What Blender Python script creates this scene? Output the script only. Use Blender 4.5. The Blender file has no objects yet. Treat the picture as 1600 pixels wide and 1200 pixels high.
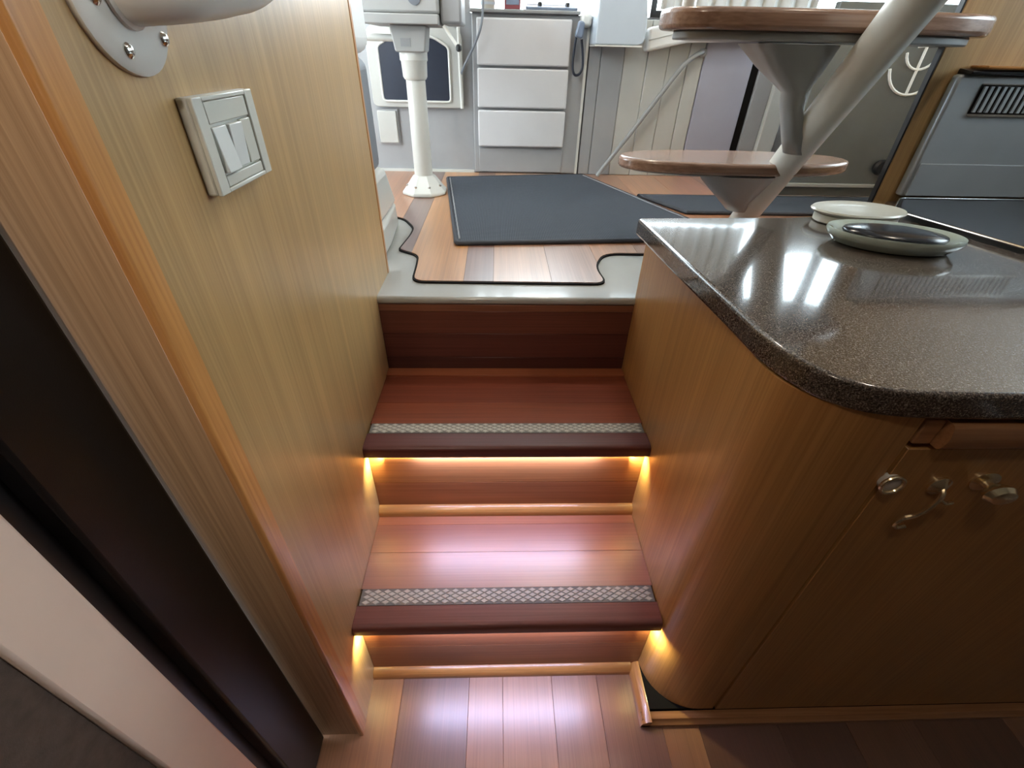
import bpy, bmesh, math, random
from mathutils import Vector, Matrix
random.seed(7)
scene = bpy.context.scene
COL = scene.collection
PI = math.pi

# ------------------------------------------------------------------ camera
cam_d = bpy.data.cameras.new('camera')
cam_d.sensor_fit = 'HORIZONTAL'; cam_d.sensor_width = 36.0
cam_d.lens = 711.03 / 1600 * 36.0
cam_d.clip_start = 0.01; cam_d.clip_end = 200
cam = bpy.data.objects.new('camera', cam_d); COL.objects.link(cam)
PITCH, ROLL, YAW = 0.6333, 0.0265, 0.0423
fwd = Vector((math.sin(YAW)*math.cos(PITCH), math.cos(YAW)*math.cos(PITCH), -math.sin(PITCH)))
rt = Vector((math.cos(YAW), -math.sin(YAW), 0)); upv = rt.cross(fwd)
r2 = rt*math.cos(ROLL) + upv*math.sin(ROLL); u2 = upv*math.cos(ROLL) - rt*math.sin(ROLL)
M = Matrix((r2, u2, -fwd)).transposed().to_4x4(); M.translation = (0, 0, 1.149)
cam.matrix_world = M
scene.camera = cam

# ------------------------------------------------------------------ world, lights, exposure
scene.view_settings.view_transform = 'Standard'
scene.view_settings.look = 'None'
scene.view_settings.gamma = 1.0
scene.view_settings.use_curve_mapping = False
scene.view_settings.exposure = 0.0
world = bpy.data.worlds.new('sky'); scene.world = world; world.use_nodes = True
wn = world.node_tree.nodes; wn.clear()
bg = wn.new('ShaderNodeBackground'); wo = wn.new('ShaderNodeOutputWorld')
bg.inputs['Color'].default_value = (0.86, 0.94, 1.0, 1); bg.inputs['Strength'].default_value = 14.0
world.node_tree.links.new(bg.outputs[0], wo.inputs[0])

def area_light(name, loc, size, size_y, power, color, rot=(0, 0, 0)):
    l = bpy.data.lights.new(name, 'AREA'); l.shape = 'RECTANGLE'
    l.size = size; l.size_y = size_y; l.energy = power; l.color = color
    o = bpy.data.objects.new(name, l); o.location = loc; o.rotation_euler = rot
    COL.objects.link(o); return o
XL, XR = -0.275, 0.325
CEIL = 2.20
LED = (0.57, 0.62, 1.0)
WARM = (1.0, 0.93, 0.42)
for (y, z) in ((0.437, 0.2185), (0.692, 0.4465)):
    area_light('led_light', (0.025, y, z), 0.40, 0.006, 0.95, LED)
    area_light('led_riser_light', (0.025, y+0.006, z-0.001), 0.54, 0.004, 0.95, (1.0, 0.80, 0.42), (math.radians(58), 0, 0)).data.spread = math.radians(110)
    for x, a in ((XL+0.034, 56), (XR-0.034, -56)): area_light('led_end_light', (x, y+0.006, z-0.002), 0.010, 0.012, 0.27, WARM, (0, math.radians(a), 0)).data.spread = math.radians(108)
# unseen spot added on the lower cabin side to brighten the post
rl = bpy.data.lights.new('added_post_light', 'SPOT'); rl.energy = 14; rl.color = (1.0, 0.90, 0.78); rl.spot_size = math.radians(56); rl.spot_blend = 0.9; rl.shadow_soft_size = 0.02
rlo = bpy.data.objects.new('added_post_light', rl); COL.objects.link(rlo); rlo.location = (-0.285, -0.40, 1.62)
rlo.rotation_euler = (Vector((-0.335, 0.34, 1.08))-rlo.location).to_track_quat('-Z', 'Y').to_euler()
# unseen ceiling lamps added as fill for the saloon and the galley
for (x, y, w) in ((0.35, 1.45, 5), (-0.22, -0.12, 3.8), (1.0, 0.65, 3)):
    area_light('added_ceiling_light', (x, y, CEIL-0.03), 0.09, 0.09, w, (1.0, 0.86, 0.68))

# ------------------------------------------------------------------ materials
def new_mat(name):
    m = bpy.data.materials.new(name); m.use_nodes = True
    return m, m.node_tree.nodes, m.node_tree.links, m.node_tree.nodes['Principled BSDF']
def setp(b, rough=0.5, metal=0.0, coat=0.0, coat_rough=0.05, spec=0.5):
    b.inputs['Roughness'].default_value = rough; b.inputs['Metallic'].default_value = metal
    b.inputs['Coat Weight'].default_value = coat; b.inputs['Coat Roughness'].default_value = coat_rough
    b.inputs['Specular IOR Level'].default_value = spec
    if coat > 0.9: b.inputs['Coat IOR'].default_value = 1.75
def mapped(n, l, scale, loc=(0, 0, 0)):
    tc = n.new('ShaderNodeTexCoord'); mp = n.new('ShaderNodeMapping')
    mp.inputs['Scale'].default_value = scale; mp.inputs['Location'].default_value = loc
    l.new(tc.outputs['Object'], mp.inputs['Vector']); return mp.outputs['Vector']
def noise(n, l, vec, scale=1.0, detail=4.0, rough=0.55, dist=0.0):
    t = n.new('ShaderNodeTexNoise'); t.inputs['Scale'].default_value = scale
    t.inputs['Detail'].default_value = detail; t.inputs['Roughness'].default_value = rough
    t.inputs['Distortion'].default_value = dist
    l.new(vec, t.inputs['Vector']); return t.outputs['Fac']
def ramp(n, l, fac, stops):
    r = n.new('ShaderNodeValToRGB'); e = r.color_ramp.elements
    while len(e) < len(stops): e.new(0.5)
    for i, (p, c) in enumerate(stops):
        e[i].position = p; e[i].color = (c[0], c[1], c[2], 1)
    l.new(fac, r.inputs['Fac']); return r.outputs['Color']
def mix(n, l, kind, fac, a, b):
    m = n.new('ShaderNodeMix'); m.data_type = 'RGBA'; m.blend_type = kind
    if isinstance(fac, float): m.inputs[0].default_value = fac
    else: l.new(fac, m.inputs[0])
    for s, v in ((6, a), (7, b)):
        if isinstance(v, tuple): m.inputs[s].default_value = (v[0], v[1], v[2], 1)
        else: l.new(v, m.inputs[s])
    return m.outputs[2]
def bump(n, l, b, height, strength, dist=0.001):
    bp = n.new('ShaderNodeBump'); bp.inputs['Strength'].default_value = strength
    bp.inputs['Distance'].default_value = dist
    l.new(height, bp.inputs['Height']); l.new(bp.outputs[0], b.inputs['Normal'])

def wood(name, dark, light, axis, fine=220.0, along=6.0, rough=0.35, coat=0.0, tint=False, coat_rough=0.1, streak=0.45, spec=0.5):
    m, n, l, b = new_mat(name); setp(b, rough, 0, coat, coat_rough, spec)
    sc = [fine]*3; sc[axis] = along
    v = mapped(n, l, tuple(sc)); g = noise(n, l, v, 1.0, 5, 0.6, 0.2)
    sc2 = [fine*0.12]*3; sc2[axis] = along*0.25
    v2 = mapped(n, l, tuple(sc2), (3, 5, 1)); g2 = noise(n, l, v2, 1.0, 3, 0.5, 0.4)
    c = ramp(n, l, g, [(0.32, dark), (0.62, light)])
    k = ramp(n, l, g2, [(0.3, (1-streak,)*3), (0.7, (1, 1, 1))])
    c = mix(n, l, 'MULTIPLY', 1.0, c, k)
    if tint:
        oi = n.new('ShaderNodeObjectInfo'); c = mix(n, l, 'MULTIPLY', 1.0, c, oi.outputs['Color'])
    l.new(c, b.inputs['Base Color'])
    bump(n, l, b, g, 0.08)
    return m
def plain(name, col, rough=0.5, metal=0.0, coat=0.0, var=0.06, scale=8.0, bumpy=0.0, bscale=300.0, spec=0.5):
    m, n, l, b = new_mat(name); setp(b, rough, metal, coat, 0.08, spec)
    v = mapped(n, l, (1, 1, 1)); g = noise(n, l, v, scale, 4)
    c = ramp(n, l, g, [(0.3, tuple(x*(1-var) for x in col)), (0.7, tuple(min(1, x*(1+var)) for x in col))])
    l.new(c, b.inputs['Base Color'])
    if bumpy:
        g2 = noise(n, l, v, bscale, 3); bump(n, l, b, g2, bumpy)
    return m

veneer = wood('oak_veneer', (0.46, 0.28, 0.112), (0.56, 0.36, 0.158), 2, 380, 2.2, 0.36, 0.25, streak=0.22, coat_rough=0.3)
veneer_dark = wood('cabinet_veneer', (0.37, 0.175, 0.052), (0.49, 0.25, 0.083), 2, 340, 2.2, 0.36, 0.25, streak=0.16, coat_rough=0.3)
honey = wood('honey_wood', (0.45, 0.19, 0.055), (0.60, 0.29, 0.095), 2, 200, 5.0, 0.32, 0.3, streak=0.25)
honey_x = wood('honey_wood_along_x', (0.45, 0.19, 0.05), (0.60, 0.29, 0.09), 0, 200, 5.0, 0.3, 0.4, streak=0.2)
honey_y = wood('honey_wood_along_y', (0.45, 0.19, 0.05), (0.60, 0.29, 0.09), 1, 200, 5.0, 0.3, 0.4, streak=0.2)
brown_x = wood('brown_wood_along_x', (0.36, 0.16, 0.065), (0.48, 0.23, 0.10), 0, 200, 5.0, 0.35, 0.2, streak=0.3)
post_wood = wood('post_wood', (0.39, 0.225, 0.115), (0.58, 0.37, 0.205), 2, 260, 3.0, 0.40, 0.1, streak=0.25)
mahog = wood('mahogany_board', (0.80, 0.77, 0.75), (1.0, 1.0, 1.0), 0, 260, 3.0, 0.40, 1.0, tint=True, coat_rough=0.33, streak=0.15)
mahog_low_glare = wood('mahogany_low_glare', (0.74, 0.70, 0.68), (1.0, 1.0, 1.0), 0, 260, 3.0, 0.45, 0.15, tint=True, coat_rough=0.3, streak=0.2, spec=0.35)  # same wood as mahog; missing reflections put into the material by less coat
plank_m = wood('teak_plank', (0.76, 0.72, 0.69), (1.0, 1.0, 1.0), 1, 300, 3.0, 0.40, 1.0, tint=True, coat_rough=0.30, streak=0.18)
tread_wood = wood('ladder_tread_wood', (0.24, 0.135, 0.09), (0.36, 0.215, 0.15), 0, 170, 4.0, 0.25, 0.5, streak=0.3)

def granite():
    m, n, l, b = new_mat('speckled_stone'); setp(b, 0.14, 0, 0.5, 0.05)
    v = mapped(n, l, (1, 1, 1))
    g = noise(n, l, v, 620, 3, 0.7); g2 = noise(n, l, v, 300, 2, 0.6); g3 = noise(n, l, v, 9, 2)
    c = ramp(n, l, g, [(0.38, (0.024, 0.020, 0.018)), (0.52, (0.10, 0.076, 0.060)), (0.66, (0.31, 0.27, 0.23))])
    c2 = ramp(n, l, g2, [(0.40, (0.55, 0.53, 0.54)), (0.6, (1.0, 0.97, 0.93))])
    c = mix(n, l, 'MULTIPLY', 1.0, c, c2)
    l.new(c, b.inputs['Base Color']); return m
stone = granite()
grp_grey = plain('grey_gelcoat', (0.36, 0.36, 0.345), 0.22, 0, 0.3, 0.05)
wall_grey = plain('grey_lining', (0.30, 0.305, 0.31), 0.5, 0, 0, 0.05)
lining = plain('pale_lining', (0.44, 0.44, 0.41), 0.55, 0, 0, 0.04)
lavender = plain('lavender_grey_panel', (0.33, 0.33, 0.39), 0.45, 0, 0, 0.04)
white = plain('white_gelcoat', (0.58, 0.58, 0.54), 0.3, 0, 0.3, 0.03)
drawer_white = plain('white_drawer_front', (0.57, 0.57, 0.58), 0.4, 0, 0.1, 0.03)
cushion_w = plain('white_vinyl', (0.68, 0.68, 0.66), 0.5, 0, 0, 0.03, 8, 0.15, 500)
cushion_g = plain('grey_vinyl', (0.16, 0.175, 0.20), 0.5, 0, 0, 0.05, 8, 0.2, 500)
navy = plain('navy_mesh', (0.014, 0.019, 0.034), 0.4, 0, 0, 0.1, 20, 0.2, 600)
dash_m = plain('blue_grey_moulding', (0.42, 0.47, 0.52), 0.35, 0, 0.1, 0.03)
tube_paint = plain('satin_grey_paint', (0.60, 0.59, 0.54), 0.32, 0.0, 0.2, 0.03)
cone_paint = plain('grey_bracket_paint', (0.27, 0.28, 0.28), 0.38, 0.1, 0.1, 0.04)
box_paint = plain('seat_box_grey', (0.34, 0.34, 0.33), 0.4, 0, 0, 0.03)
handle_paint = plain('handle_grey_paint', (0.58, 0.55, 0.50), 0.36, 0.0, 0.2, 0.04)
chrome = plain('bright_metal', (0.75, 0.74, 0.70), 0.18, 1.0, 0, 0.03)
brass = plain('aged_brass', (0.74, 0.60, 0.38), 0.22, 0.9, 0, 0.1, 60)
steel = plain('brushed_steel', (0.40, 0.43, 0.45), 0.38, 0.35, 0, 0.06, 5)
black = plain('black_plastic', (0.010, 0.010, 0.011), 0.35, 0, 0, 0.1)
black_gloss = plain('black_glass', (0.012, 0.013, 0.018), 0.2, 0, 0.0, 0.1)
seam_black = plain('black_seam', (0.008, 0.007, 0.007), 0.7, 0, 0, 0.1, spec=0.15)
door_dark = plain('dark_leathercloth', (0.006, 0.005, 0.005), 0.36, 0, 0.0, 0.15, 60, 0.12, 900, spec=0.3)
beige = plain('beige_lining', (0.80, 0.62, 0.52), 0.45, 0, 0, 0.05, 6)
brownwall = plain('brown_carpet_lining', (0.085, 0.06, 0.048), 0.8, 0, 0, 0.2, 80, 0.4, 700)
plate_m = plain('switch_ivory', (0.56, 0.56, 0.50), 0.35, 0, 0.1, 0.02)
rocker_m = plain('switch_white', (0.66, 0.68, 0.66), 0.3, 0, 0.1, 0.02)
shade_grey = plain('smoked_door', (0.13, 0.14, 0.138), 0.22, 0, 0.2, 0.06)
decal_w = plain('white_decal', (0.80, 0.82, 0.80), 0.5, 0, 0, 0.02)
ceil_m = plain('ceiling_vinyl', (0.62, 0.61, 0.58), 0.6, 0, 0, 0.03)
grip_base = plain('grip_strip_base', (0.17, 0.165, 0.16), 0.6, 0, 0, 0.1)
grip_pale = plain('grip_strip_pale', (0.50, 0.49, 0.46), 0.45, 0.0, 0, 0.05)
tin_m = plain('cream_enamel', (0.66, 0.64, 0.55), 0.3, 0, 0.3, 0.03)
red_m = plain('dull_red_card', (0.22, 0.05, 0.06), 0.5)
blue_m = plain('slate_blue_plastic', (0.16, 0.20, 0.27), 0.4)
paper = plain('paper_white', (0.85, 0.85, 0.85), 0.6, 0, 0, 0.02)
amber = plain('pale_plastic', (0.45, 0.43, 0.38), 0.35)

def mat_weave():
    m, n, l, b = new_mat('dark_woven_mat'); setp(b, 0.8, 0, 0, 0.1, 0.3)
    v = mapped(n, l, (1, 1, 1))
    w1 = n.new('ShaderNodeTexWave'); w1.bands_direction = 'X'; w1.inputs['Scale'].default_value = 60; w1.inputs['Distortion'].default_value = 0.6
    w2 = n.new('ShaderNodeTexWave'); w2.bands_direction = 'Y'; w2.inputs['Scale'].default_value = 45; w2.inputs['Distortion'].default_value = 0.6
    l.new(v, w1.inputs['Vector']); l.new(v, w2.inputs['Vector'])
    mm = n.new('ShaderNodeMath'); mm.operation = 'MULTIPLY'
    l.new(w1.outputs['Fac'], mm.inputs[0]); l.new(w2.outputs['Fac'], mm.inputs[1])
    c = ramp(n, l, mm.outputs[0], [(0.1, (0.035, 0.042, 0.055)), (0.8, (0.115, 0.130, 0.155))])
    l.new(c, b.inputs['Base Color']); bump(n, l, b, mm.outputs[0], 0.6, 0.002); return m
weave = mat_weave()
mat_edge = plain('mat_binding', (0.030, 0.033, 0.042), 0.6, 0, 0, 0.1, 50)
piping = plain('pale_piping', (0.26, 0.26, 0.27), 0.5)
def glass_mat(name, col=(1, 1, 1), rough=0.02, alpha_mix=0.0):
    m, n, l, b = new_mat(name); b.inputs['Base Color'].default_value = (*col, 1)
    b.inputs['Transmission Weight'].default_value = 1.0; b.inputs['Roughness'].default_value = rough
    b.inputs['IOR'].default_value = 1.45; return m
curtain_m = plain('white_curtain', (0.55, 0.56, 0.55), 0.8, 0, 0, 0.03)
celadon = plain('pale_green_glaze', (0.42, 0.49, 0.44), 0.08, 0, 0.5, 0.06, 30)
glass = glass_mat('clear_glass', (0.86, 0.95, 0.92), 0.03)
def pane_mat():
    m = bpy.data.materials.new('window_glass'); m.use_nodes = True
    n = m.node_tree.nodes; l = m.node_tree.links; n.clear()
    o = n.new('ShaderNodeOutputMaterial'); t = n.new('ShaderNodeBsdfTransparent'); g = n.new('ShaderNodeBsdfGlossy')
    g.inputs['Roughness'].default_value = 0.02; t.inputs['Color'].default_value = (0.92, 0.96, 0.97, 1)
    f = n.new('ShaderNodeFresnel'); f.inputs['IOR'].default_value = 1.45; x = n.new('ShaderNodeMixShader')
    l.new(f.outputs[0], x.inputs[0]); l.new(t.outputs[0], x.inputs[1]); l.new(g.outputs[0], x.inputs[2]); l.new(x.outputs[0], o.inputs[0])
    return m
pane_m = pane_mat()
def emit_mat(name, col, s):
    m, n, l, b = new_mat(name); b.inputs['Emission Color'].default_value = (*col, 1); b.inputs['Emission Strength'].default_value = s
    return m
led_m = emit_mat('led_diffuser', LED, 4.0)
lamp_m = emit_mat('added_lamp_diffuser', (1.0, 0.88, 0.7), 5.0)

# ------------------------------------------------------------------ mesh helpers
def wloc(o):
    v = Vector((0, 0, 0))
    while o is not None: v += o.location; o = o.parent
    return v
def obj(name, bm, mat, parent=None, smooth=True, bevel=0.0, segs=2, origin=None, color=None, ang=35):
    """link a bmesh (world coordinates) as one mesh object"""
    bmesh.ops.recalc_face_normals(bm, faces=bm.faces[:])
    base = wloc(parent) if parent is not None else Vector(origin if origin else (0, 0, 0))
    if base.length: bmesh.ops.translate(bm, verts=bm.verts[:], vec=-base)
    me = bpy.data.meshes.new(name); bm.to_mesh(me); bm.free()
    me.materials.append(mat)
    if smooth:
        for p in me.polygons: p.use_smooth = True
        try: me.set_sharp_from_angle(angle=math.radians(ang))
        except Exception: pass
    o = bpy.data.objects.new(name, me); COL.objects.link(o)
    if parent is not None: o.parent = parent
    elif origin: o.location = origin
    if bevel:
        md = o.modifiers.new('bevel', 'BEVEL'); md.width = bevel; md.segments = segs; md.limit_method = 'ANGLE'; md.angle_limit = math.radians(40)
        md.harden_normals = False
    if color: o.color = (*color, 1)
    return o
def tag(o, label=None, cat=None, group=None, kind=None):
    if label: o['label'] = label
    if cat: o['category'] = cat
    if group: o['group'] = group
    if kind: o['kind'] = kind
    return o
def thing(name, label, cat, loc, group=None):
    o = bpy.data.objects.new(name, None); o.empty_display_size = 0.05
    o.location = loc; COL.objects.link(o); return tag(o, label, cat, group)
def box(a, b, bm=None):
    bm = bm or bmesh.new()
    x0, y0, z0 = a; x1, y1, z1 = b
    vs = [bm.verts.new(p) for p in ((x0,y0,z0),(x1,y0,z0),(x1,y1,z0),(x0,y1,z0),(x0,y0,z1),(x1,y0,z1),(x1,y1,z1),(x0,y1,z1))]
    for f in ((3,2,1,0),(4,5,6,7),(0,1,5,4),(1,2,6,5),(2,3,7,6),(3,0,4,7)): bm.faces.new([vs[i] for i in f])
    return bm
def prism(poly, z0, z1, bm=None, axis='z'):
    """extrude a 2D polygon; axis z: (x,y)->z, axis x: (y,z)->x, axis y: (x,z)->y"""
    bm = bm or bmesh.new()
    def P(p, h): return {'z': (p[0], p[1], h), 'x': (h, p[0], p[1]), 'y': (p[0], h, p[1])}[axis]
    a = [bm.verts.new(P(p, z0)) for p in poly]; b = [bm.verts.new(P(p, z1)) for p in poly]
    n = len(poly)
    bm.faces.new(a); bm.faces.new(b)
    for i in range(n): bm.faces.new((a[i], a[(i+1) % n], b[(i+1) % n], b[i]))
    return bm
def fillet(poly, r, n=5):
    out = []; N = len(poly)
    for i in range(N):
        p0, p1, p2 = (Vector(poly[i-1]), Vector(poly[i]), Vector(poly[(i+1) % N]))
        rr = r[i] if isinstance(r, (list, tuple)) else r
        d0 = p0-p1; d2 = p2-p1; t = min(rr, d0.length*0.45, d2.length*0.45)
        if t < 1e-4: out.append(tuple(p1)); continue
        a = p1 + d0.normalized()*t; c = p1 + d2.normalized()*t
        for k in range(n+1):
            s = k/n; out.append(tuple(a*(1-s)**2 + p1*2*s*(1-s) + c*s*s))
    return out
def offset(poly, d):
    N = len(poly); out = []
    area = sum(poly[i][0]*poly[(i+1) % N][1]-poly[(i+1) % N][0]*poly[i][1] for i in range(N))
    sg = 1 if area > 0 else -1
    for i in range(N):
        a, b, c = Vector(poly[i-1]), Vector(poly[i]), Vector(poly[(i+1) % N])
        t1 = (b-a); t2 = (c-b)
        n1 = Vector((t1.y, -t1.x)).normalized(); n2 = Vector((t2.y, -t2.x)).normalized()
        n = (n1+n2); n = n.normalized() if n.length > 1e-6 else n1
        out.append(tuple(b + n*d*sg))
    return out
def tube(pts, r, seg=16, bm=None, cap=True, closed=False):
    bm = bm or bmesh.new(); pts = [Vector(p) for p in pts]; N = len(pts)
    rs = r if isinstance(r, (list, tuple)) else [r]*N
    rings = []; prev = None
    for i in range(N):
        if closed: t = (pts[(i+1) % N]-pts[i-1])
        else: t = (pts[min(i+1, N-1)]-pts[max(i-1, 0)])
        t.normalize()
        if prev is None:
            u = t.cross(Vector((0, 0, 1)))
            if u.length < 0.1: u = t.cross(Vector((1, 0, 0)))
        else: u = prev - t*prev.dot(t)
        u.normalize(); prev = u; w = t.cross(u)
        rings.append([bm.verts.new(pts[i]+(u*math.cos(2*PI*k/seg)+w*math.sin(2*PI*k/seg))*rs[i]) for k in range(seg)])
    M_ = N if closed else N-1
    for i in range(M_):
        A, B = rings[i], rings[(i+1) % N]
        for k in range(seg): bm.faces.new((A[k], A[(k+1) % seg], B[(k+1) % seg], B[k]))
    if cap and not closed:
        bm.faces.new(rings[0][::-1]); bm.faces.new(rings[-1])
    return bm
def smoothpath(pts, n=8):
    pts = [Vector(p) for p in pts]; P = [pts[0]*2-pts[1]] + pts + [pts[-1]*2-pts[-2]]
    out = []
    for i in range(1, len(P)-2):
        for k in range(n):
            t = k/n; a, b, c, d = P[i-1], P[i], P[i+1], P[i+2]
            out.append(0.5*((2*b)+(c-a)*t+(2*a-5*b+4*c-d)*t*t+(3*b-a-3*c+d)*t**3))
    out.append(pts[-1]); return out
def lathe(prof, c, seg=32, bm=None, sx=1.0, sy=1.0, axis='z', rot=0.0):
    """prof: list of (r, h) bottom to top"""
    bm = bm or bmesh.new(); rings = []
    for r, h in prof:
        ring = []
        for k in range(seg):
            a = 2*PI*k/seg; x = r*math.cos(a)*sx; y = r*math.sin(a)*sy
            x, y = x*math.cos(rot)-y*math.sin(rot), x*math.sin(rot)+y*math.cos(rot)
            p = {'z': (x, y, h), 'x': (h, x, y), 'y': (x, h, y)}[axis]
            ring.append(bm.verts.new((c[0]+p[0], c[1]+p[1], c[2]+p[2])))
        rings.append(ring)
    for A, B in zip(rings, rings[1:]):
        for k in range(seg): bm.faces.new((A[k], A[(k+1) % seg], B[(k+1) % seg], B[k]))
    bm.faces.new(rings[0][::-1]); bm.faces.new(rings[-1])
    return bm
def struct(name, bm, mat, parent=None, **k):
    o = obj(name, bm, mat, parent, **k)
    if parent is None: o['kind'] = 'structure'
    return o
def clip_strip(poly, x0, x1, z0, z1):
    """prism of the part of a polygon between x0 and x1"""
    bm = bmesh.new(); vs = [bm.verts.new((p[0], p[1], z0)) for p in poly]; bm.faces.new(vs)
    for x, s in ((x0, -1), (x1, 1)):
        g = bm.verts[:]+bm.edges[:]+bm.faces[:]
        bmesh.ops.bisect_plane(bm, geom=g, plane_co=(x, 0, 0), plane_no=(s, 0, 0), clear_outer=True)
    if not bm.faces: bm.free(); return None
    ex = bmesh.ops.extrude_face_region(bm, geom=bm.faces[:])
    bmesh.ops.translate(bm, verts=[v for v in ex['geom'] if isinstance(v, bmesh.types.BMVert)], vec=(0, 0, z1-z0))
    return bm

# ================================================================== SETTING
Z1, Z2, Z3 = 0.257, 0.485, 0.692
TB = (0.42, 0.165, 0.095)
# --- lower floor: individual planks running fore and aft
fl = struct('floor', box((-1.5, -1.5, -0.05), (2.0, 0.475, -0.012)), seam_black)
edges = [-1.5, -1.1, -0.8, -0.55, -0.37, -0.207, -0.060, 0.015, 0.125, 0.228, 0.352, 0.43, 0.60, 0.75, 0.9, 1.1, 1.4, 2.0]
cols = [(0.30,0.14,0.07),(0.22,0.10,0.06),(0.33,0.16,0.08),(0.36,0.17,0.08),(0.40,0.185,0.08),(0.20,0.10,0.075),(0.40,0.20,0.115),(0.44,0.22,0.125),
        (0.36,0.18,0.11),(0.27,0.13,0.09),(0.36,0.17,0.09),(0.16,0.07,0.045),(0.13,0.055,0.035),(0.2,0.09,0.05),(0.16,0.07,0.04),(0.3,0.14,0.07),(0.2,0.09,0.05)]
for i in range(len(edges)-1):
    obj('plank', box((edges[i]+0.0002, -1.49, -0.012), (edges[i+1]-0.0002, 0.47, 0.0)), plank_m, fl, bevel=0.0004, segs=1, color=cols[i])

# --- upper deck: moulded surround with an inlaid plank panel
deck = struct('floor', prism([(-1.7, 1.05), (-0.285, 1.05), (-0.285, 0.965), (0.398, 0.965), (0.398, 1.05), (2.3, 1.05), (2.3, 2.9), (-1.7, 2.9)], 0.668, 0.686), grp_grey, bevel=0.007, segs=3)
outline = [(-0.203, 1.048), (0.268, 1.044), (0.258, 1.150), (0.300, 1.250), (2.2, 1.262), (2.2, 2.262), (-1.5, 2.262), (-1.5, 1.58), (-0.315, 1.575),
           (-0.258, 1.455), (-0.258, 1.385), (-0.272, 1.262), (-0.212, 1.222), (-0.206, 1.15)]
rad = [0.03, 0.03, 0.05, 0.05, 0, 0, 0, 0, 0.06, 0.05, 0.04, 0.012, 0.03, 0.04]
panel = fillet(outline, rad, 6)
obj('caulking', prism(offset(panel, 0.0055), 0.680, 0.6905), seam_black, deck)
pe = [-1.5, -1.2, -0.95, -0.72, -0.5, -0.31, -0.235, -0.081, -0.008, 0.136, 0.27, 0.40, 0.55, 0.72, 0.9, 1.1, 1.35, 1.6, 1.9, 2.2]
pc = [(0.40,0.2,0.11),(0.3,0.14,0.08),(0.42,0.2,0.1),(0.46,0.21,0.10),(0.46,0.20,0.085),(0.20,0.105,0.08),(0.56,0.26,0.085),(0.25,0.13,0.095),(0.50,0.28,0.165),(0.40,0.235,0.165),
      (0.5,0.25,0.13),(0.38,0.18,0.10),(0.48,0.22,0.11),(0.50,0.21,0.10),(0.40,0.2,0.12),(0.5,0.24,0.12),(0.4,0.2,0.1),(0.45,0.22,0.1),(0.4,0.2,0.1)]
for i in range(len(pe)-1):
    bmx = clip_strip(panel, pe[i]+0.0004, pe[i+1]-0.0004, 0.684, Z3)
    if bmx: obj('plank', bmx, plank_m, deck, smooth=False, color=pc[i % len(pc)])
# --- left veneer wall with its edge strip, and the wide post towards the camera
wl = struct('wall_left', box((XL-0.022, 0.345, 0.0), (XL, 1.100, CEIL)), veneer)
obj('edge_strip', box((XL-0.024, 1.100, 0.686), (XL+0.0015, 1.114, CEIL)), honey, wl, bevel=0.002)
post = struct('trim_1', prism(fillet([(-0.372, 0.362), (-0.372, 0.3385), (-0.284, 0.3385), (-0.284, 0.362)], [0, 0.028, 0.0, 0], 8), 0.0, CEIL, axis='z'), post_wood)
obj('edge_strip', prism(fillet([(-0.2825, 0.362), (-0.2825, 0.335), (-0.2735, 0.335), (-0.2735, 0.362)], [0, 0.001, 0.003, 0], 3), 0.0, CEIL), honey, post)
# dark door leaf, beige jamb lining and brown lining that follow it towards the camera
dr = struct('door_1', box((-0.405, 0.2435, 0.004), (-0.352, 0.335, CEIL)), door_dark, bevel=0.004)
struct('trim_2', box((-0.43, 0.215, 0.0), (-0.372, 0.243, CEIL)), black)
struct('wall_left', box((-0.41, 0.158, 0.0), (-0.352, 0.2165, CEIL)), beige, bevel=0.003)
wb = struct('wall_left', box((-0.41, -1.2, 0.0), (-0.358, 0.157, CEIL)), brownwall)
obj('screw_cap', lathe([(0.006, 0), (0.006, 0.001), (0.003, 0.003)], (-0.358, 0.128, 0.79), 14, axis='x'), chrome, wb)
struct('wall_back', box((-0.41, -1.25, 0.0), (2.0, -1.2, CEIL)), brownwall)
struct('wall_left', box((-1.75, 1.1, 0.66), (-1.70, 2.3, 1.30)), lining)
# outboard sides with window bands
struct('wall_right', box((2.0, -1.25, 0.0), (2.05, 2.3, 1.28)), wall_grey)
struct('wall_right', box((2.0, -1.25, 1.95), (2.05, 2.3, CEIL)), wall_grey)
struct('wall_right', box((2.0, -1.25, 1.28), (2.05, 0.35, 1.95)), wall_grey)
struct('ceiling', box((-1.75, -1.25, CEIL), (2.05, 2.35, CEIL+0.04)), ceil_m)
def window(n, x0, x1, y, z0, z1, axis='y', mull=()):
    fr = bmesh.new(); t = 0.022
    def bx(a0, a1, c0, c1, d=0.02):
        if axis == 'y': box((a0, y-d, c0), (a1, y+d, c1), fr)
        else: box((y-d, a0, c0), (y+d, a1, c1), fr)
    bx(x0, x1, z0, z0+t); bx(x0, x1, z1-t, z1); bx(x0, x0+t, z0+t, z1-t); bx(x1-t, x1, z0+t, z1-t)
    for m_ in mull: bx(m_-0.02, m_+0.02, z0+t, z1-t)
    w = struct('window_%d' % n, fr, black)
    pm = box((x0+t, y-0.003, z0+t), (x1-t, y+0.003, z1-t)) if axis == 'y' else box((y-0.003, x0+t, z0+t), (y+0.003, x1-t, z1-t))
    obj('pane', pm, pane_m, w, smooth=False)
window(1, 0.60, 2.0, 2.30, 1.263, 1.95, mull=(1.70,))
window(2, -1.7, 0.56, 2.30, 1.40, 1.95, mull=(-0.9, -0.15))
window(3, 0.35, 2.26, 2.025, 1.28, 1.95, 'x', mull=(1.3,))
window(4, 1.12, 2.26, -1.725, 1.30, 1.95, 'x')
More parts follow.
